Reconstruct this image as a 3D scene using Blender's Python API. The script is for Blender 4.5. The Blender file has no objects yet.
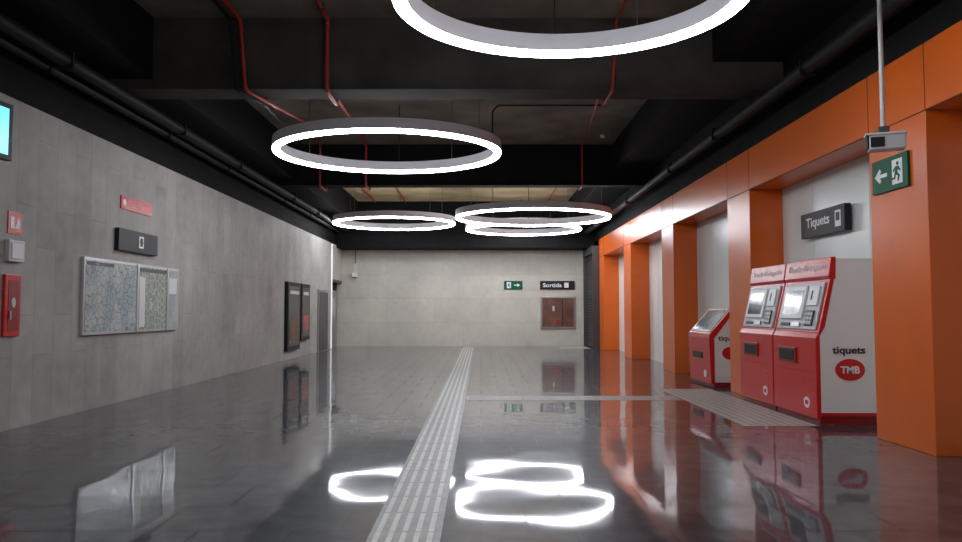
import bpy, bmesh, math, random
from mathutils import Vector, Matrix
random.seed(3)
F=740.0; H=1.4
scene=bpy.context.scene
try: scene.view_settings.view_transform='Standard'
except Exception: pass
# ---------------------------------------------------------------- materials
def mat(name,col,rough=0.5,metal=0.0,emit=None,es=0.0,noise=0.0,nscale=5.0,bump=0.0,bscale=40.0,spec=0.5):
    m=bpy.data.materials.new(name); m.use_nodes=True
    nt=m.node_tree; b=nt.nodes['Principled BSDF']
    b.inputs['Base Color'].default_value=(*col,1); b.inputs['Roughness'].default_value=rough
    b.inputs['Metallic'].default_value=metal; b.inputs['Specular IOR Level'].default_value=spec
    if emit: 
        b.inputs['Emission Color'].default_value=(*emit,1); b.inputs['Emission Strength'].default_value=es
    tc=nt.nodes.new('ShaderNodeTexCoord')
    if noise>0:
        n=nt.nodes.new('ShaderNodeTexNoise'); n.inputs['Scale'].default_value=nscale; n.inputs['Detail'].default_value=6
        nt.links.new(tc.outputs['Object'],n.inputs['Vector'])
        r=nt.nodes.new('ShaderNodeValToRGB'); r.color_ramp.elements[0].position=0.3; r.color_ramp.elements[1].position=0.7
        r.color_ramp.elements[0].color=(*[c*(1-noise) for c in col],1); r.color_ramp.elements[1].color=(*[min(1,c*(1+noise)) for c in col],1)
        nt.links.new(n.outputs['Fac'],r.inputs['Fac']); nt.links.new(r.outputs['Color'],b.inputs['Base Color'])
    if bump>0:
        n=nt.nodes.new('ShaderNodeTexNoise'); n.inputs['Scale'].default_value=bscale
        nt.links.new(tc.outputs['Object'],n.inputs['Vector'])
        bp=nt.nodes.new('ShaderNodeBump'); bp.inputs['Strength'].default_value=bump; bp.inputs['Distance'].default_value=0.01
        nt.links.new(n.outputs['Fac'],bp.inputs['Height']); nt.links.new(bp.outputs['Normal'],b.inputs['Normal'])
    return m

def concrete(name,col,axes,bw=0.3,bl=1.0,joint=0.82,rough=0.6,var=0.12,stain=(0.72,1.25)):
    m=bpy.data.materials.new(name); m.use_nodes=True
    nt=m.node_tree; N=nt.nodes; L=nt.links; b=N['Principled BSDF']; b.inputs['Roughness'].default_value=rough
    b.inputs['Specular IOR Level'].default_value=0.25
    tc=N.new('ShaderNodeTexCoord'); sp=N.new('ShaderNodeSeparateXYZ'); cb=N.new('ShaderNodeCombineXYZ')
    L.new(tc.outputs['Object'],sp.inputs[0])
    L.new(sp.outputs[axes[0]],cb.inputs[0]); L.new(sp.outputs[axes[1]],cb.inputs[1])
    br=N.new('ShaderNodeTexBrick'); br.inputs['Scale'].default_value=1
    br.inputs['Brick Width'].default_value=bl; br.inputs['Row Height'].default_value=bw
    br.inputs['Mortar Size'].default_value=0.006; br.inputs['Mortar Smooth'].default_value=0.4
    br.offset=0.37
    br.inputs['Color1'].default_value=(*[c*(1-var) for c in col],1); br.inputs['Color2'].default_value=(*[min(1,c*(1+var)) for c in col],1)
    br.inputs['Mortar'].default_value=(*[c*joint for c in col],1)
    L.new(cb.outputs[0],br.inputs['Vector'])
    n1=N.new('ShaderNodeTexNoise'); n1.inputs['Scale'].default_value=0.7; n1.inputs['Detail'].default_value=5; n1.inputs['Roughness'].default_value=0.6
    n2=N.new('ShaderNodeTexNoise'); n2.inputs['Scale'].default_value=5; n2.inputs['Detail'].default_value=6
    L.new(tc.outputs['Object'],n1.inputs['Vector']); L.new(tc.outputs['Object'],n2.inputs['Vector'])
    h=N.new('ShaderNodeMath'); h.operation='MULTIPLY'; h.inputs[1].default_value=0.35; L.new(n2.outputs['Fac'],h.inputs[0])
    a=N.new('ShaderNodeMath'); a.operation='ADD'; L.new(n1.outputs['Fac'],a.inputs[0]); L.new(h.outputs[0],a.inputs[1])
    mr=N.new('ShaderNodeMapRange'); mr.inputs['From Min'].default_value=0.4; mr.inputs['From Max'].default_value=0.95
    mr.inputs['To Min'].default_value=stain[0]; mr.inputs['To Max'].default_value=stain[1]; L.new(a.outputs[0],mr.inputs['Value'])
    mx=N.new('ShaderNodeVectorMath'); mx.operation='MULTIPLY'
    L.new(br.outputs['Color'],mx.inputs[0]); L.new(mr.outputs[0],mx.inputs[1]); L.new(mx.outputs[0],b.inputs['Base Color'])
    bp=N.new('ShaderNodeBump'); bp.inputs['Strength'].default_value=0.1; bp.inputs['Distance'].default_value=0.01
    L.new(a.outputs[0],bp.inputs['Height']); L.new(bp.outputs['Normal'],b.inputs['Normal'])
    return m

def floor_mat():
    m=bpy.data.materials.new('polished_tile'); m.use_nodes=True
    nt=m.node_tree; N=nt.nodes; L=nt.links; b=N['Principled BSDF']
    tc=N.new('ShaderNodeTexCoord')
    br=N.new('ShaderNodeTexBrick'); br.inputs['Scale'].default_value=1; br.offset=0.5
    br.inputs['Brick Width'].default_value=0.6; br.inputs['Row Height'].default_value=0.6
    br.inputs['Mortar Size'].default_value=0.006; br.inputs['Mortar Smooth'].default_value=0.1
    br.inputs['Color1'].default_value=(0.038,0.043,0.052,1); br.inputs['Color2'].default_value=(0.054,0.060,0.070,1)
    br.inputs['Mortar'].default_value=(0.012,0.013,0.015,1)
    L.new(tc.outputs['Object'],br.inputs['Vector'])
    n=N.new('ShaderNodeTexNoise'); n.inputs['Scale'].default_value=5; n.inputs['Detail'].default_value=8
    L.new(tc.outputs['Object'],n.inputs['Vector'])
    mr=N.new('ShaderNodeMapRange'); mr.inputs['From Min'].default_value=0.3; mr.inputs['From Max'].default_value=0.7
    mr.inputs['To Min'].default_value=0.6; mr.inputs['To Max'].default_value=1.45; L.new(n.outputs['Fac'],mr.inputs['Value'])
    mx=N.new('ShaderNodeVectorMath'); mx.operation='MULTIPLY'
    L.new(br.outputs['Color'],mx.inputs[0]); L.new(mr.outputs[0],mx.inputs[1]); L.new(mx.outputs[0],b.inputs['Base Color'])
    b.inputs['Roughness'].default_value=0.3
    b.inputs['Specular IOR Level'].default_value=0.05
    cw=N.new('ShaderNodeMapRange'); cw.inputs['To Min'].default_value=0.92; cw.inputs['To Max'].default_value=0.15
    L.new(br.outputs['Fac'],cw.inputs['Value']); L.new(cw.outputs[0],b.inputs['Coat Weight'])
    b.inputs['Coat Roughness'].default_value=0.045; b.inputs['Coat IOR'].default_value=1.42
    n2=N.new('ShaderNodeTexNoise'); n2.inputs['Scale'].default_value=1.5; n2.inputs['Detail'].default_value=0
    L.new(tc.outputs['Object'],n2.inputs['Vector'])
    bp=N.new('ShaderNodeBump'); bp.inputs['Strength'].default_value=0.55; bp.inputs['Distance'].default_value=0.006
    L.new(n2.outputs['Fac'],bp.inputs['Height']); L.new(bp.outputs['Normal'],b.inputs['Normal']); L.new(bp.outputs['Normal'],b.inputs['Coat Normal'])
    return m

def map_mat(name,bg,ln,scale,tint=(0.72,0.80,0.84)):
    m=bpy.data.materials.new(name); m.use_nodes=True
    nt=m.node_tree; N=nt.nodes; L=nt.links; b=N['Principled BSDF']; b.inputs['Roughness'].default_value=0.15
    tc=N.new('ShaderNodeTexCoord'); v=N.new('ShaderNodeTexVoronoi'); v.feature='DISTANCE_TO_EDGE'; v.inputs['Scale'].default_value=scale
    L.new(tc.outputs['Object'],v.inputs['Vector'])
    r=N.new('ShaderNodeValToRGB'); r.color_ramp.elements[0].position=0.01; r.color_ramp.elements[1].position=0.07
    r.color_ramp.elements[0].color=(*ln,1); r.color_ramp.elements[1].color=(*bg,1)
    L.new(v.outputs['Distance'],r.inputs['Fac'])
    n=N.new('ShaderNodeTexNoise'); n.inputs['Scale'].default_value=2.2; n.inputs['Detail'].default_value=3; L.new(tc.outputs['Object'],n.inputs['Vector'])
    r2=N.new('ShaderNodeValToRGB'); r2.color_ramp.elements[0].position=0.42; r2.color_ramp.elements[1].position=0.58
    r2.color_ramp.elements[0].color=(*tint,1); r2.color_ramp.elements[1].color=(1,1,0.98,1); L.new(n.outputs['Fac'],r2.inputs['Fac'])
    mx=N.new('ShaderNodeMix'); mx.data_type='RGBA'; mx.blend_type='MULTIPLY'; mx.inputs[0].default_value=1
    L.new(r.outputs['Color'],mx.inputs[6]); L.new(r2.outputs['Color'],mx.inputs[7]); L.new(mx.outputs[2],b.inputs['Base Color'])
    return m

M_floor=floor_mat()
M_concL=concrete('board_concrete',(0.41,0.397,0.365),(2,1),0.42,1.35,0.78,var=0.08,stain=(0.70,1.24))
M_concB=concrete('panel_concrete',(0.58,0.555,0.485),(0,2),0.95,1.9,0.78,var=0.04,stain=(0.82,1.14))
M_black=mat('matt_black_paint',(0.006,0.006,0.0065),0.85,noise=0.3,nscale=3,spec=0.2)
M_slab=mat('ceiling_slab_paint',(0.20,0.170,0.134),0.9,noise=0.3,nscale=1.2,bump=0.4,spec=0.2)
M_slabglow=mat('ceiling_slab_painted_glow',(0.55,0.43,0.25),0.9,noise=0.25,nscale=1.2,bump=0.4,spec=0.2)  # warm lamp glow on the slab, put into the colour
M_beam=mat('beam_dark_paint',(0.060,0.054,0.047),0.85,noise=0.3,nscale=1.5,spec=0.2)
M_orange=mat('orange_panel',(0.74,0.135,0.010),0.28,noise=0.05,nscale=1.5)
M_joint=mat('panel_joint',(0.10,0.02,0.005),0.8)
M_grey=mat('lamp_housing_grey',(0.66,0.65,0.68),0.45)
M_led=mat('led_diffuser',(1,1,1),0.4,emit=(0.91,0.93,1.0),es=29)
M_niche=mat('pale_wall_panel',(0.82,0.86,0.83),0.25,noise=0.06,nscale=0.8)
M_white=mat('white_enamel',(0.86,0.84,0.81),0.35)
M_red=mat('red_enamel',(0.62,0.018,0.018),0.3)
M_dkred=mat('dark_red',(0.28,0.01,0.01),0.4)
M_redpipe=mat('red_pipe_paint',(0.42,0.03,0.02),0.5)
M_pipe=mat('black_pipe',(0.012,0.012,0.013),0.6,spec=0.25)
M_steel=mat('brushed_steel',(0.45,0.45,0.46),0.3,metal=0.9)
M_alu=mat('aluminium_frame',(0.6,0.61,0.62),0.3,metal=0.7)
M_blk=mat('gloss_black',(0.012,0.012,0.014),0.45,spec=0.3)
M_scr=mat('display_glass',(0.10,0.12,0.13),0.12,noise=0.3,nscale=8)
M_lt=mat('light_grey_plastic',(0.55,0.55,0.55),0.4)
M_dkg=mat('dark_grey_plastic',(0.06,0.06,0.065),0.4)
M_hang=mat('hanger_black',(0.012,0.012,0.012),0.7,spec=0.2)
M_green=mat('exit_green',(0.0,0.10,0.045),0.45,spec=0.25)
M_wtext=mat('white_lettering',(0.85,0.85,0.85),0.4)
M_ktext=mat('black_lettering',(0.02,0.02,0.02),0.5)
M_tact=mat('tactile_tile',(0.18,0.18,0.165),0.35,noise=0.25,nscale=9)
M_tactl=mat('tactile_stud_tile',(0.25,0.25,0.235),0.35,noise=0.2,nscale=9)
M_rib=mat('tactile_rib',(0.50,0.49,0.45),0.35,noise=0.15,nscale=12)
M_tscr=mat('monitor_screen',(0.1,0.4,0.6),0.2,emit=(0.18,0.72,1.0),es=1.3)
M_brown=mat('poster_brown',(0.15,0.065,0.042),0.4,noise=0.35,nscale=3)
M_pos=mat('poster_dark',(0.05,0.035,0.04),0.25,noise=0.8,nscale=2.5)
M_posr=mat('poster_red',(0.30,0.03,0.03),0.25,noise=0.5,nscale=3)
M_map1=map_mat('street_map_print',(0.60,0.64,0.63),(0.30,0.35,0.37),10)
M_map2=map_mat('district_map_print',(0.34,0.37,0.35),(0.70,0.72,0.70),9,(0.85,0.95,0.82))
M_map3=map_mat('info_sheet_print',(0.55,0.57,0.57),(0.28,0.28,0.32),24)
M_wire=mat('steel_wire',(0.2,0.2,0.2),0.4,metal=0.8)
M_shut=mat('shutter_slat',(0.05,0.048,0.048),0.45)
M_void=mat('dark_interior',(0.01,0.01,0.01),0.9)
M_offw=mat('trim_white',(0.75,0.76,0.76),0.35)
M_strip=mat('bright_strip_emission',(0.8,0.8,0.8),0.35,emit=(0.95,0.95,1.0),es=0.5)  # weak emission for the bright vertical strip

# ---------------------------------------------------------------- helpers
def empty(name,loc=(0,0,0)):
    e=bpy.data.objects.new(name,None); e.empty_display_size=0.2; e.location=loc
    scene.collection.objects.link(e); return e
def addmesh(name,verts,faces,material,parent=None,bevel=0,smooth=False):
    me=bpy.data.meshes.new(name); me.from_pydata([tuple(v) for v in verts],[],faces); me.update()
    bm=bmesh.new(); bm.from_mesh(me); bmesh.ops.recalc_face_normals(bm,faces=bm.faces); bm.to_mesh(me); bm.free()
    if smooth:
        for p in me.polygons: p.use_smooth=True
    ob=bpy.data.objects.new(name,me); scene.collection.objects.link(ob)
    if material: me.materials.append(material)
    if bevel>0:
        md=ob.modifiers.new('bevel','BEVEL'); md.width=bevel; md.segments=2; md.limit_method='ANGLE'
    if parent:
        ob.parent=parent; ob.matrix_parent_inverse=Matrix.Translation(-Vector(parent.location))
    return ob
BF=[(0,1,2,3),(4,7,6,5),(0,4,5,1),(1,5,6,2),(2,6,7,3),(3,7,4,0)]
def box(name,x0,x1,y0,y1,z0,z1,material,parent=None,bevel=0):
    v=[(x0,y0,z0),(x1,y0,z0),(x1,y1,z0),(x0,y1,z0),(x0,y0,z1),(x1,y0,z1),(x1,y1,z1),(x0,y1,z1)]
    return addmesh(name,v,BF,material,parent,bevel)
def boxes(name,lst,material,parent=None):
    V=[];Fc=[]
    for (x0,x1,y0,y1,z0,z1) in lst:
        o=len(V)
        V+=[(x0,y0,z0),(x1,y0,z0),(x1,y1,z0),(x0,y1,z0),(x0,y0,z1),(x1,y0,z1),(x1,y1,z1),(x0,y1,z1)]
        Fc+=[tuple(i+o for i in f) for f in BF]
    return addmesh(name,V,Fc,material,parent)
RL=Vector((0,1,0)); RR=Vector((0,-1,0)); RB=Vector((1,0,0)); UP=Vector((0,0,1))
def pan(name,o,right,up,u0,u1,v0,v1,w0,w1,material,parent=None,bevel=0):
    """box in a (right,up,normal) frame at origin o"""
    o=Vector(o); n=right.cross(up)
    def P(u,v,w): return o+right*u+up*v+n*w
    v=[P(u0,v0,w0),P(u1,v0,w0),P(u1,v1,w0),P(u0,v1,w0),P(u0,v0,w1),P(u1,v0,w1),P(u1,v1,w1),P(u0,v1,w1)]
    return addmesh(name,v,BF,material,parent,bevel)
def poly(name,o,right,up,pts,w0,w1,material,parent=None):
    o=Vector(o); n=right.cross(up); k=len(pts)
    v=[o+right*u+up*q+n*w0 for u,q in pts]+[o+right*u+up*q+n*w1 for u,q in pts]
    f=[tuple(range(k)),tuple(range(k,2*k))]+[(i,(i+1)%k,(i+1)%k+k,i+k) for i in range(k)]
    return addmesh(name,v,f,material,parent)
def ell(name,o,right,up,cu,cv,ru,rv,w0,w1,material,parent=None,n=32):
    return poly(name,o,right,up,[(cu+ru*math.cos(2*math.pi*i/n),cv+rv*math.sin(2*math.pi*i/n)) for i in range(n)],w0,w1,material,parent)
def text(name,s,o,right,up,u,v,w,height,material,parent,width=None,bold=0.0):
    cu=bpy.data.curves.new(name,'FONT'); cu.body=s; cu.size=1; cu.align_x='CENTER'; cu.align_y='CENTER'
    cu.extrude=0.05; cu.offset=bold
    t=bpy.data.objects.new(name,cu); scene.collection.objects.link(t)
    bpy.context.view_layer.update()
    me=bpy.data.meshes.new_from_object(t.evaluated_get(bpy.context.evaluated_depsgraph_get()))
    bpy.data.objects.remove(t)
    xs=[q.co.x for q in me.vertices]; ys=[q.co.y for q in me.vertices]
    cx=(min(xs)+max(xs))/2; cy=(min(ys)+max(ys))/2; sc=height/(max(ys)-min(ys))
    sx=sc if width is None else width/(max(xs)-min(xs))
    o=Vector(o); n=right.cross(up)
    for q in me.vertices:
        c=q.co.copy(); q.co=o+right*(u+(c.x-cx)*sx)+up*(v+(c.y-cy)*sc)+n*(w+c.z*0.04)
    ob=bpy.data.objects.new(name,me); scene.collection.objects.link(ob); me.materials.clear(); me.materials.append(material)
    if parent: ob.parent=parent; ob.matrix_parent_inverse=Matrix.Translation(-Vector(parent.location))
    return ob
def lathe_ring(name,cx,cy,prof,material,parent,seg=128,ky=1.0):
    V=[];Fc=[];k=len(prof)
    for i in range(seg):
        a=2*math.pi*i/seg
        for r,z in prof: V.append((cx+r*math.cos(a),cy+ky*r*math.sin(a),z))
    for i in range(seg):
        j=(i+1)%seg
        for p in range(k):
            q=(p+1)%k; Fc.append((i*k+p,i*k+q,j*k+q,j*k+p))
    return addmesh(name,V,Fc,material,parent)
def tube(name,pts,r,material,parent=None):
    cu=bpy.data.curves.new(name,'CURVE'); cu.dimensions='3D'; cu.bevel_depth=r; cu.bevel_resolution=3; cu.use_fill_caps=True
    P=[Vector(p) for p in pts]; Q=[P[0]]
    for i in range(1,len(P)-1):
        a=P[i-1]-P[i]; b=P[i+1]-P[i]; d=min(r*3,a.length/2.2,b.length/2.2)
        A=P[i]+a.normalized()*d; B=P[i]+b.normalized()*d
        for t in (0,.33,.67,1): Q.append(A*(1-t)**2+P[i]*2*t*(1-t)+B*t*t)
    Q.append(P[-1])
    s=cu.splines.new('POLY'); s.points.add(len(Q)-1)
    for i,q in enumerate(Q): s.points[i].co=(*q,1)
    t=bpy.data.objects.new(name,cu); scene.collection.objects.link(t); bpy.context.view_layer.update()
    me=bpy.data.meshes.new_from_object(t.evaluated_get(bpy.context.evaluated_depsgraph_get()))
    bpy.data.objects.remove(t); me.materials.clear(); me.materials.append(material)
    for p in me.polygons: p.use_smooth=True
    ob=bpy.data.objects.new(name,me); scene.collection.objects.link(ob)
    if parent: ob.parent=parent; ob.matrix_parent_inverse=Matrix.Translation(-Vector(parent.location))
    return ob

# ---------------------------------------------------------------- shell
XL=-5.57; XR=4.38; XN=4.92; YB=29.6; Y0=-7.0; ZS=5.65; ZB=4.60; YK=28.4
box('floor',XL-0.3,5.3,Y0-0.2,YB+0.2,-0.2,0,M_floor)
e=empty('wall_left',(XL,10,0))
box('concrete_face',XL-0.25,XL,Y0,27.45,0,3.93,M_concL,e)
box('upper_band',XL-0.25,XL-0.02,Y0,YB,3.93,ZS,M_black,e)
box('lintel',XL-0.25,XL,27.45,YB,2.6,3.93,M_concB,e)
e=empty('wall_back',(0,YB,0))
box('concrete_face',XL-0.25,4.10,YB,YB+0.2,0,3.84,M_concB,e)
box('upper_band',XL-0.25,5.3,YB,YB+0.2,3.84,ZS,M_black,e)
box('dark_return',4.10,5.3,YB,YB+0.2,0,3.84,M_black,e)
box('wall_front',XL-0.25,5.3,Y0-0.2,Y0,0,ZS,M_concB)
e=empty('ceiling',(0,10,ZS))
box('slab',XL-0.25,5.3,Y0-0.2,YB+0.2,ZS,ZS+0.2,M_slab,e)
box('far_bay_glow_panel',-4.75,3.35,19.1,YK,ZS-0.02,ZS,M_slabglow,e)  # added thin panel, its lighter colour paints the glow in this bay
beamsY=[(1.9,2.5),(10.53,11.06),(18.7,19.1)]
for i,(a,b) in enumerate(beamsY):
    box('ceiling_beam',XL,XR,a,b,ZB,ZS,M_beam if i<2 else M_black,None,0.01)
box('ceiling_bulkhead',XL,XR,YK,YB,3.84,ZS,M_black)
for i,(a,b) in enumerate([(Y0,1.9),(2.5,10.53),(11.06,18.7),(19.1,YK)]):
    box('ceiling_soffit',XL,-4.75,a,b,4.75,ZS,M_black)
    box('ceiling_soffit',3.35,XR,a,b,5.0,ZS,M_black)
box('wall_upper_right',XR+0.02,5.3,Y0,YB,4.06,ZS,M_black)
e=empty('wall_right',(XN,10,0))
box('pale_panel_wall',XN,5.3,Y0,27.4,0,4.05,M_niche,e)
js=[]
y=Y0+0.3
while y<27.2: js.append((XN-0.003,XN,y,y+0.008,0,3.38)); y+=1.6
boxes('panel_seams',js,M_lt,e)
e=empty('orange_portal_facade',(XR,10,0))
pil=[(-2.4,-1.33),(2.4,3.47),(7.2,8.27),(12.0,13.07),(16.8,17.87),(21.6,22.67),(26.4,27.4)]
for i,(a,b) in enumerate(pil):
    box('pillar_%d'%(i+1),XR,XN,a,b,0,3.38,M_orange,e,0.006)
box('fascia_beam',XR,XN,Y0,27.4,3.383,4.05,M_orange,e,0.006)
js=[]
for a,b in pil:
    js+= [(XR-0.003,XR+0.01,a-0.004,a+0.006,3.38,4.05),(XR-0.003,XR+0.01,b-0.006,b+0.004,3.38,4.05)]
js.append((XR-0.003,XR+0.01,Y0,27.4,3.376,3.386))
boxes('panel_joints',js,M_joint,e)
# shutter
e=empty('roller_shutter',(4.3,28.5,0))
box('shutter_box',4.12,4.49,27.42,YB-0.01,3.55,3.83,M_dkg,e)
box('shutter_backing',4.36,4.49,27.42,YB-0.01,0,3.55,M_void,e)
sl=[]; z=0.02
while z<3.53: sl.append((4.22,4.36,27.44,YB-0.02,z,z+0.085)); z+=0.11
boxes('slats',sl,M_shut,e)
boxes('side_guides',[(4.14,4.36,27.425,27.48,0,3.55),(4.12,4.36,YB-0.06,YB-0.01,0,3.55)],M_dkg,e)
box('wall_side_bay',4.5,5.3,27.4,YB,0,4.06,M_black)

# ---------------------------------------------------------------- tactile paving
e=empty('tactile_guide_strip',(-0.47,10,0))
box('base_tiles',-0.70,-0.25,Y0+0.5,YB-0.2,0,0.002,M_tact,e)
rb=[]; y=Y0+0.52
while y<YB-0.7:
    for k in range(5):
        x=-0.70+0.035+k*0.083; rb.append((x,x+0.034,y,y+0.44,0.002,0.005))
    y+=0.45
boxes('ribs',rb,M_rib,e)
e=empty('tactile_guide_strip',(1.5,12.1,0))
box('base_tiles',-0.24,3.18,11.7,12.3,0,0.002,M_tactl,e)
rb=[]
x=-0.2
while x<2.8:
    for k in range(6):
        y=11.74+k*0.09; rb.append((x,x+0.42,y,y+0.045,0.002,0.005))
    x+=0.44
boxes('ribs',rb,M_rib,e)
def studpad(x0,x1,y0,y1,st):
    e=empty('tactile_stud_pad',((x0+x1)/2,(y0+y1)/2,0))
    box('base_tiles',x0,x1,y0,y1,0,0.002,M_tactl,e)
    V=[];Fc=[]; y=y0+st/2
    while y<y1-st*0.4:
        x=x0+st/2
        while x<x1-st*0.4:
            o=len(V)
            for rr,zz in ((st*0.36,0.002),(st*0.25,0.007)):
                for i in range(8): V.append((x+rr*math.cos(i*math.pi/4),y+rr*math.sin(i*math.pi/4),zz))
            for i in range(8): Fc.append((o+i,o+(i+1)%8,o+8+(i+1)%8,o+8+i))
            Fc.append(tuple(o+8+i for i in range(8)))
            x+=st
        y+=st
    addmesh('studs',V,Fc,M_rib,e)
studpad(3.2,4.12,9.1,13.4,0.115)
studpad(3.0,4.1,27.6,29.3,0.12)

# ---------------------------------------------------------------- ring lamps
def ring(cx,cy,z,R,w=0.14,hh=0.24,ky=0.88):
    e=empty('ring_pendant_lamp',(cx,cy,z))
    ri=R-w; d=0.055
    lathe_ring('diffuser',cx,cy,[(R-0.008,z+d),(R-0.008,z+0.02),(R-0.03,z),(ri+0.03,z),(ri+0.008,z+0.02),(ri+0.008,z+d)],M_led,e,ky=ky)
    lathe_ring('housing',cx,cy,[(R,z+d),(R,z+hh),(ri,z+hh),(ri,z+d)],M_grey,e,ky=ky)
    def top(x,y):
        t=ZS
        for b0,b1 in beamsY:
            if b0-0.03<y<b1+0.03: t=ZB
        if x<-4.75: t=min(t,4.75)
        if x>3.35: t=min(t,5.0)
        if y>YK: t=3.84
        return t
    for i in range(4):
        a=math.pi/4+i*math.pi/2+0.2; x=cx+(R-w/2)*math.cos(a); y=cy+ky*(R-w/2)*math.sin(a)
        tube('suspension_wire_%d'%(i+1),[(x,y,z+hh-0.01),(x,y,top(x,y))],0.006,M_wire,e)
    x=cx; y=cy+ky*(R-w/2)
    tube('power_cable',[(x,y,z+hh-0.01),(x,y,top(x,y))],0.009,M_pipe,e)
ring(0.83,6.74,4.25,1.66,ky=0.9)
ring(-1.69,13.35,4.23,2.06,hh=0.23)
ring(1.54,21.8,4.12,2.30)
ring(-2.98,25.3,4.36,2.10)
ring(1.51,26.2,4.25,2.06)
ring(-1.2,-1.5,4.25,2.05)

# ---------------------------------------------------------------- pipes
S=1.164
def sc(p): return (p[0]*S,min(p[1]*S,YK-0.15),min(1.4+(p[2]-1.4)*S,ZS-0.05))
def pipe(name,pts,r,m,clips=()):
    pts=[sc(p) for p in pts]
    e=empty(name,pts[0]); tube('run',pts,r,m,e)
    for c in clips:
        c=sc(c); box('clip',c[0]-r*1.6,c[0]+r*1.6,c[1]-0.02,c[1]+0.02,c[2]-r*1.5,c[2]+r*1.5,M_dkg,e)
zs=5.0; zb=4.11
pipe('sprinkler_pipe',[(-1.90,0,zs),(-1.90,8.98,zs),(-1.90,8.98,zb),(-1.90,9.6,zb),(-2.05,10.4,zb+0.3),(-2.45,14.2,zs),(-2.5,15.95,zs),(-2.5,15.95,zb),(-2.5,16.5,zb),(-2.5,17.2,zs),(-2.5,26.5,zs)],0.030,M_redpipe,[(-1.90,8.6,zs),(-1.9,6.5,zs)])
pipe('sprinkler_pipe',[(-2.98,0,zs),(-2.98,8.98,zs),(-2.90,8.98,zb),(-2.75,9.6,zb),(-3.3,14.2,zs),(-3.5,15.95,zs),(-3.5,15.95,zb),(-3.5,16.6,zb),(-3.5,17.2,zs),(-3.5,26.5,zs)],0.028,M_redpipe)
pipe('conduit_pipe',[(-3.1,0,zs),(-3.1,8.96,zs),(-3.0,8.96,zb),(-2.85,9.65,zb),(-3.9,15.9,zs),(-3.9,15.95,zs)],0.024,M_pipe)
pipe('sprinkler_pipe',[(1.68,0,zs),(1.68,8.98,zs),(1.62,8.98,zb),(1.62,9.6,zb),(1.7,10.2,zb+0.5),(2.15,14.5,zs),(2.2,15.95,zs),(2.2,15.95,zb),(2.2,16.5,zb),(2.2,17.2,zs),(2.2,26.5,zs)],0.020,M_redpipe)
pipe('conduit_pipe',[(2.1,12.8,zs),(0.3,12.8,zs),(0.2,12.8,zs-0.1),(0.2,12.8,4.45)],0.018,M_pipe)
def duct(x,z,r):
    e=empty('service_duct_pipe',(x,10,z)); tube('run',[(x,Y0+0.1,z),(x,YK-0.1,z)],r,M_pipe,e)
    boxes('hangers',[(x-r*1.15,x+r*1.15,y,y+0.04,z-r*1.15,z+r*1.15) for y in (3,6,9,12.5,15.5,20,23,26)],M_hang,e)
for x,z,r in ((-5.15,4.50,0.09),(-5.38,4.42,0.06)): duct(x,z,r)
for x,z,r in ((4.05,4.42,0.09),): duct(x,z,r)
def detector(x,y,z):
    e=empty('smoke_detector',(x,y,z))
    lathe_ring('base',x,y,[(0.001,z),(0.07,z),(0.07,z-0.03),(0.05,z-0.06),(0.001,z-0.07)],M_lt,e,24)
detector(2.4,12.7,ZS); detector(2.95,17.7,ZS); detector(-3.4,12.1,ZS)

# ---------------------------------------------------------------- left wall items
O=(XL,0,0)
def L(name,parent,y0,y1,z0,z1,w0,w1,m,bevel=0): return pan(name,O,RL,UP,y0,y1,z0,z1,w0,w1,m,parent,bevel)
e=empty('wall_monitor',(XL,7.8,3.4))
d=Vector((0.10,0.995,0)).normalized(); o=(-5.45,7.24,0)
pan('bezel',o,d,UP,0,1.02,3.08,3.72,0,0.07,M_blk,e,0.008)
pan('screen',o,d,UP,0.05,0.95,3.14,3.66,0.07,0.075,M_tscr,e)
box('bracket',XL,-5.38,7.65,7.85,3.3,3.5,M_dkg,e)
e=empty('fire_equipment_sign',(XL,8.8,2.45))
L('plate',e,8.66,8.92,2.32,2.58,0,0.012,M_red)
pan('flame_symbol',O,RL,UP,8.70,8.77,2.38,2.52,0.012,0.015,M_wtext,e)
poly('hose_symbol',O,RL,UP,[(8.79,2.38),(8.87,2.38),(8.88,2.45),(8.84,2.53),(8.82,2.47)],0.012,0.015,M_wtext,e)
e=empty('alarm_call_box',(XL,8.8,2.1))
L('housing',e,8.62,8.92,1.98,2.24,0,0.06,M_lt,0.01); L('cover',e,8.66,8.88,2.02,2.20,0.06,0.07,M_offw,0.004)
e=empty('fire_hose_cabinet',(XL,8.75,1.4))
L('door',e,8.60,8.90,1.10,1.83,0,0.04,M_red,0.008); L('window',e,8.66,8.85,1.16,1.76,0.04,0.044,M_dkred)
ell('hose_reel',O,RL,UP,8.75,1.5,0.04,0.06,0.044,0.05,M_lt,e); L('handle',e,8.67,8.70,1.3,1.4,0.044,0.06,M_steel)
e=empty('red_notice_sign',(XL,11.9,3.1))
L('plate',e,11.35,12.4,2.99,3.19,0,0.02,M_red)
text('lettering_top','Projecte i construccio',O,RL,UP,11.95,3.13,0.021,0.045,M_wtext,e,0.7)
text('lettering_low','metro linia',O,RL,UP,11.85,3.05,0.021,0.04,M_wtext,e,0.45)
ell('emblem',O,RL,UP,11.45,3.09,0.05,0.05,0.02,0.023,M_wtext,e)
e=empty('lift_direction_sign',(XL,11.9,2.5))
L('panel',e,11.2,12.55,2.33,2.67,0,0.07,M_blk,0.005)
L('lift_symbol',e,11.86,12.02,2.41,2.60,0.07,0.074,M_wtext)
L('lift_symbol_car',e,11.90,11.98,2.44,2.57,0.074,0.078,M_blk)
L('lift_symbol_gap',e,11.86,12.02,2.50,2.51,0.0745,0.079,M_blk)
e=empty('map_display_board',(XL,11.9,1.6))
L('back_frame',e,10.28,13.5,1.06,2.16,0,0.05,M_alu,0.006)
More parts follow.
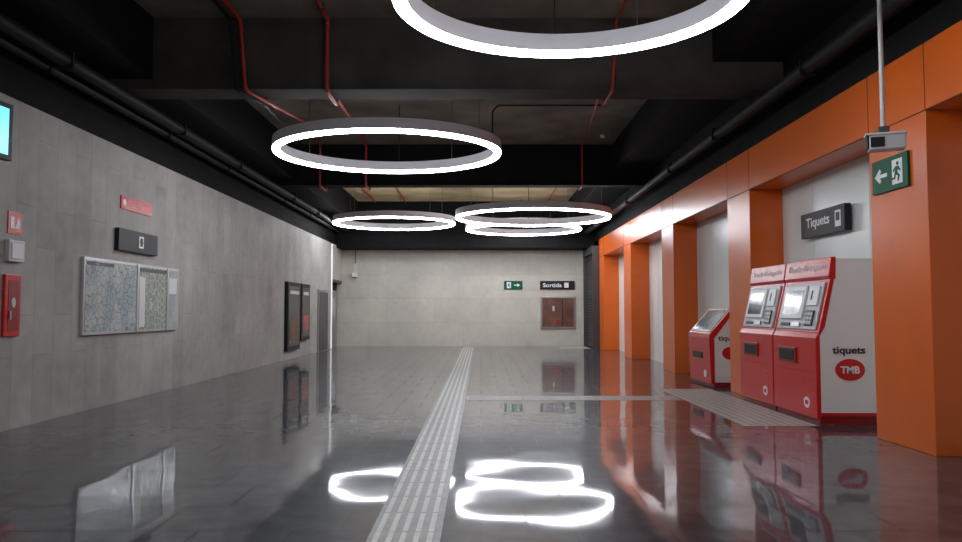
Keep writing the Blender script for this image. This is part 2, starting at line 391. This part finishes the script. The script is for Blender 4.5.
L('sheet_1',e,10.32,11.85,1.10,2.12,0.05,0.055,M_map1)
L('sheet_2',e,11.91,12.98,1.10,2.12,0.05,0.055,M_map2)
L('sheet_3',e,13.03,13.46,1.10,2.12,0.05,0.055,M_map3)
L('divider_1',e,11.85,11.91,1.08,2.14,0.05,0.07,M_alu); L('divider_2',e,12.98,13.03,1.08,2.14,0.05,0.07,M_alu)
L('heading_bar_1',e,10.34,11.1,2.05,2.10,0.055,0.058,M_dkg)
L('heading_bar_2',e,11.93,12.96,2.04,2.10,0.055,0.058,M_dkg)
L('legend_block',e,11.95,12.15,1.14,1.95,0.055,0.058,M_offw)
L('legend_block_2',e,13.08,13.40,1.7,1.98,0.055,0.058,M_offw)
text('heading','mapa',O,RL,UP,10.6,2.075,0.059,0.03,M_wtext,e)
def adframe(y0,y1,z0,z1,m,m2):
    e=empty('poster_frame',(XL,(y0+y1)/2,(z0+z1)/2))
    L('frame',e,y0,y1,z0,z1,0,0.10,M_blk,0.01); L('poster',e,y0+0.1,y1-0.1,z0+0.12,z1-0.12,0.10,0.104,m)
    L('poster_block',e,y0+0.2,y1-0.2,z0+0.3,z0+(z1-z0)*0.45,0.104,0.107,m2)
    L('caption_strip',e,y0+0.2,y1-0.2,z1-0.35,z1-0.25,0.104,0.107,M_lt)
adframe(21.0,22.45,0.26,2.24,M_pos,M_brown); adframe(22.6,23.7,0.50,2.24,M_pos,M_posr)
e=empty('door_1',(XL,26,1))
L('frame',e,25.2,26.8,0.0,2.15,0,0.05,M_steel,0.005); L('leaf',e,25.32,26.68,0.02,2.05,0.05,0.06,M_dkg)
L('handle',e,26.5,26.56,0.95,1.1,0.06,0.11,M_steel)
e=empty('vertical_bright_strip',(XL,27.4,2))  # bright vertical line at the wall end, built to glow weakly
box('channel',XL,XL+0.03,27.32,27.44,0,3.9,M_alu,e)
box('diffuser',XL+0.03,XL+0.06,27.34,27.42,0.02,3.88,M_strip,e)
e=empty('door_2',(XL,28.5,1))
box('recess_back',XL-0.25,XL-0.2,27.58,YB-0.01,0,2.59,M_void,e)
box('leaf',XL-0.2,XL-0.12,27.7,29.3,0.0,2.2,M_steel,e)
box('notice',XL-0.12,XL-0.11,28.2,28.9,1.2,1.9,M_lt,e)
box('head',XL-0.2,XL,27.58,YB-0.01,2.5,2.59,M_dkg,e)

# ---------------------------------------------------------------- back wall items
O=(0,YB,0)
def B(name,parent,x0,x1,z0,z1,w0,w1,m,bevel=0): return pan(name,O,RB,UP,x0,x1,z0,z1,w0,w1,m,parent,bevel)
def man(O,R,cu,cv,s,w,parent,m=None):
    m=m or M_wtext
    ell('figure_head',O,R,UP,cu+0.05*s,cv+0.33*s,0.08*s,0.08*s,w,w+0.004,m,parent,16)
    poly('figure_body',O,R,UP,[(cu-0.08*s,cv+0.22*s),(cu+0.10*s,cv+0.22*s),(cu+0.28*s,cv+0.02*s),(cu+0.22*s,cv-0.02*s),(cu+0.08*s,cv+0.10*s),(cu+0.03*s,cv-0.04*s),(cu+0.2*s,cv-0.18*s),(cu+0.12*s,cv-0.42*s),(cu+0.04*s,cv-0.40*s),(cu+0.09*s,cv-0.2*s),(cu-0.08*s,cv-0.12*s),(cu-0.14*s,cv-0.3*s),(cu-0.36*s,cv-0.32*s),(cu-0.36*s,cv-0.24*s),(cu-0.2*s,cv-0.22*s),(cu-0.12*s,cv+0.1*s),(cu-0.26*s,cv+0.0*s),(cu-0.3*s,cv+0.06*s)],w,w+0.004,m,parent)
e=empty('emergency_exit_sign',(1.3,YB,2.45))
B('plate',e,0.92,1.66,2.26,2.60,0,0.04,M_green)
B('doorway_symbol',e,1.03,1.20,2.31,2.55,0.04,0.043,M_wtext)
man(O,RB,1.115,2.43,0.22,0.044,e,M_green)
poly('arrow',O,RB,UP,[(1.32,2.41),(1.45,2.41),(1.45,2.36),(1.56,2.43),(1.45,2.50),(1.45,2.45),(1.32,2.45)],0.04,0.044,M_wtext,e)
e=empty('station_exit_sign',(3,YB,2.45))
B('panel',e,2.36,3.74,2.26,2.60,0,0.06,M_blk,0.005)
text('lettering','Sortida',O,RB,UP,2.85,2.43,0.062,0.16,M_wtext,e,0.75,0.02)
B('exit_symbol',e,3.32,3.5,2.33,2.53,0.06,0.064,M_wtext)
e=empty('framed_poster',(3,YB,1.3))
B('frame',e,2.38,3.76,0.70,1.98,0,0.06,M_steel,0.006); B('print',e,2.44,3.70,0.76,1.92,0.06,0.064,M_brown)
B('photo_block_1',e,3.22,3.27,0.8,1.88,0.064,0.066,M_pos); B('photo_block_2',e,3.0,3.15,0.85,1.05,0.064,0.066,M_dkred)
B('photo_block_3',e,2.85,2.93,1.40,1.6,0.066,0.068,M_lt)
e=empty('surveillance_camera',(-5.0,YB,3))
B('wall_mount',e,-5.1,-4.95,2.8,3.3,0,0.05,M_lt); B('body',e,-5.12,-4.93,2.75,2.92,0.05,0.3,M_offw,0.01); B('conduit',e,-5.05,-5.02,3.3,3.84,0,0.03,M_dkg)

# ---------------------------------------------------------------- ticket machines
def extr(name,prof,y0,y1,m,parent,bevel=0):
    k=len(prof); v=[(x,y0,z) for x,z in prof]+[(x,y1,z) for x,z in prof]
    f=[tuple(range(k)),tuple(range(k,2*k))]+[(i,(i+1)%k,(i+1)%k+k,i+k) for i in range(k)]
    return addmesh(name,v,f,m,parent,bevel)
def machine(y0,y1):
    e=empty('ticket_vending_machine',(4.5,(y0+y1)/2,0)); w=y1-y0
    xb=XN-0.002
    extr('cabinet_side',[(4.205,0.10),(4.205,1.08),(4.28,1.2),(4.41,1.79),(4.43,2.06),(xb,2.06),(xb,0.10)],y0,y1,M_white,e,0.006)
    extr('plinth',[(4.20,0.0),(4.20,0.10),(xb,0.10),(xb,0.0)],y0+0.01,y1-0.01,M_dkred,e)
    extr('lower_door',[(4.16,0.06),(4.16,1.06),(4.20,1.13),(4.215,1.09),(4.215,0.06)],y0-0.006,y1+0.006,M_red,e,0.008)
    extr('console_frame',[(4.20,1.13),(4.36,1.80),(4.41,1.80),(4.28,1.2),(4.215,1.09)],y0-0.006,y1+0.006,M_red,e,0.004)
    extr('header',[(4.36,1.80),(4.34,1.84),(4.38,2.08),(4.44,2.08),(4.43,1.80)],y0-0.006,y1+0.006,M_red,e,0.006)
    up=Vector((0.16,0,0.67)).normalized(); o=(4.20,y1,1.13)
    c=lambda n,u0,u1,v0,v1,w0,w1,m,bv=0: pan(n,o,RR,up,u0,u1,v0,v1,w0,w1,m,e,bv)
    c('console_panel',0.07,w-0.07,0.03,0.65,0,0.02,M_lt,0.006)
    c('screen_surround',0.14,0.84,0.16,0.61,0.02,0.045,M_offw,0.012)
    c('screen',0.22,0.76,0.22,0.55,0.045,0.048,M_scr)
    c('coin_module',0.90,w-0.14,0.34,0.6,0.02,0.04,M_offw,0.006)
    c('coin_slot',1.0,1.03,0.42,0.54,0.04,0.045,M_blk)
    c('keypad',0.93,w-0.17,0.08,0.28,0.02,0.04,M_dkg,0.004)
    c('card_slot',0.2,0.5,0.07,0.11,0.02,0.035,M_blk)
    c('note_slot',0.55,0.8,0.06,0.12,0.02,0.04,M_steel)
    for i in range(3):
        for j in range(3): c('key_%d%d'%(i,j),0.95+i*0.07,1.0+i*0.07,0.10+j*0.055,0.14+j*0.055,0.04,0.046,M_lt)
    o2=(4.16,y1,0)
    d=lambda n,u0,u1,v0,v1,w0,w1,m,bv=0: pan(n,o2,RR,UP,u0,u1,v0,v1,w0,w1,m,e,bv)
    d('ticket_tray_frame',0.22,0.78,0.72,0.92,0,0.02,M_dkred,0.005)
    d('ticket_tray',0.27,0.73,0.75,0.89,0.02,0.024,M_blk)
    d('door_seam',0.05,w-0.05,0.625,0.632,0,0.003,M_dkred)
    d('lock',1.1,1.13,0.5,0.53,0,0.01,M_steel)
    ell('emblem',o2,RR,UP,w-0.28,0.24,0.085,0.07,0,0.004,M_wtext,e); ell('emblem_core',o2,RR,UP,w-0.28,0.24,0.05,0.03,0.004,0.007,M_red,e)
    upH=Vector((0.04,0,0.24)).normalized(); 
    text('header_lettering','Venda de tiquets',(4.34,y1,1.84),RR,upH,w/2,0.12,0.006,0.11,M_wtext,e,w*0.85,0.005)
    o3=(0,y0,0)
    text('side_lettering','tiquets',o3,RB,UP,4.57,0.90,0.006,0.115,M_ktext,e,0.41,0.02)
    ell('side_emblem',o3,RB,UP,4.58,0.67,0.185,0.135,0,0.006,M_red,e)
    text('side_emblem_lettering','TMB',o3,RB,UP,4.58,0.67,0.008,0.09,M_wtext,e,0.24,0.03)
    extr('flank_base_band',[(4.215,0.10),(4.215,0.14),(xb,0.14),(xb,0.10)],y0-0.004,y0,M_red,e)
machine(9.24,10.57); machine(10.62,11.93)
y0,y1=13.75,15.1; xb=XN-0.002
e=empty('ticket_info_kiosk',(4.5,14.3,0))
extr('cabinet_side',[(4.31,0.08),(4.31,0.88),(4.68,1.36),(xb,1.38),(xb,0.08)],y0,y1,M_white,e,0.006)
extr('plinth',[(4.3,0),(4.3,0.08),(xb,0.08),(xb,0)],y0,y1,M_dkred,e)
extr('front_door',[(4.25,0.05),(4.22,0.9),(4.32,0.88),(4.32,0.05)],y0-0.01,y1+0.01,M_red,e,0.006)
extr('sloping_top',[(4.22,0.9),(4.24,0.98),(4.66,1.46),(4.76,1.46),(4.76,1.39),(4.68,1.37),(4.31,0.88)],y0-0.01,y1+0.01,M_red,e,0.006)
up=Vector((0.42,0,0.48)).normalized()
pan('screen_frame',(4.24,y1,0.98),RR,up,0.08,1.27,0.03,0.61,0.0,0.015,M_lt,e,0.005)
pan('screen',(4.24,y1,0.98),RR,up,0.15,1.2,0.08,0.56,0.015,0.02,M_scr,e)
pan('slot',(4.235,y1,0),RR,UP,0.3,0.9,0.5,0.62,0.0,0.02,M_blk,e)
text('side_lettering','tiquets',(0,y0,0),RB,UP,4.60,0.88,0.006,0.12,M_ktext,e,0.42,0.015)
ell('side_emblem',(0,y0,0),RB,UP,4.62,0.62,0.16,0.12,0,0.006,M_red,e)
ell('front_emblem',(4.24,y1,0),RR,UP,1.05,0.22,0.08,0.07,0,0.012,M_wtext,e)

# Tiquets sign in first bay
O=(XN,0,0)
e=empty('ticket_sign',(XN,10.3,2.65))
pan('panel',O,RR,UP,-11.05,-9.72,2.47,2.83,0.03,0.12,M_blk,e,0.005)
boxes('standoffs',[(XN-0.03,XN,9.9,10.0,2.55,2.75),(XN-0.03,XN,10.8,10.9,2.55,2.75)],M_steel,e)
text('lettering','Tiquets',O,RR,UP,-10.5,2.66,0.124,0.18,M_wtext,e,0.72,0.015)
pan('ticket_symbol',O,RR,UP,-9.98,-9.82,2.54,2.76,0.12,0.124,M_wtext,e)
pan('ticket_symbol_inner',O,RR,UP,-9.95,-9.85,2.62,2.73,0.124,0.127,M_blk,e)
# green exit sign on pillar
O=(XR,0,0)
e=empty('emergency_exit_sign',(XR,7.9,2.87))
pan('plate',O,RR,UP,-8.16,-7.48,2.68,3.04,0.0,0.03,M_green,e)
poly('arrow',O,RR,UP,[(-8.10,2.86),(-8.00,2.94),(-7.97,2.91),(-8.01,2.88),(-7.86,2.88),(-7.86,2.84),(-8.01,2.84),(-7.97,2.81),(-8.00,2.78)],0.03,0.034,M_wtext,e)
pan('doorway_symbol',O,RR,UP,-7.76,-7.57,2.73,2.99,0.03,0.033,M_wtext,e)
man(O,RR,-7.665,2.86,0.25,0.034,e,M_green)
# hanging surveillance camera
e=empty('surveillance_camera',(3.82,7.0,3.0))
cx,cy=3.85,7.0
tube('drop_pole',[(cx,cy,5.0),(cx,cy,3.10)],0.022,M_lt,e)
lathe_ring('ceiling_flange',cx,cy,[(0.001,5.0),(0.07,5.0),(0.07,4.98),(0.001,4.97)],M_lt,e,20)
d=Vector((0.93,-0.36,0)).normalized(); c0=(cx,cy,0)
pan('knuckle',c0,d,UP,-0.05,0.05,3.08,3.16,-0.04,0.04,M_dkg,e,0.01)
pan('housing',c0,d,UP,-0.13,0.18,2.93,3.08,-0.08,0.08,M_lt,e,0.012)
pan('sun_shield',c0,d,UP,-0.16,0.19,3.075,3.09,-0.09,0.09,M_offw,e)
pan('lens_face',c0,d,UP,-0.145,-0.13,2.95,3.07,-0.07,0.07,M_blk,e)
pan('side_window',c0,d,UP,-0.12,0.0,2.955,3.05,0.08,0.084,M_blk,e)

# ---------------------------------------------------------------- world / camera
w=bpy.data.worlds.new('world'); scene.world=w; w.use_nodes=True
w.node_tree.nodes['Background'].inputs[0].default_value=(0.02,0.02,0.022,1)
cd=bpy.data.cameras.new('camera'); cd.sensor_width=36; cd.lens=36*F/962; cd.clip_end=100
co=bpy.data.objects.new('camera',cd); co.location=(0,0,H); co.rotation_euler=(math.radians(90)+math.atan(40/F),0,0)
scene.collection.objects.link(co); scene.camera=co
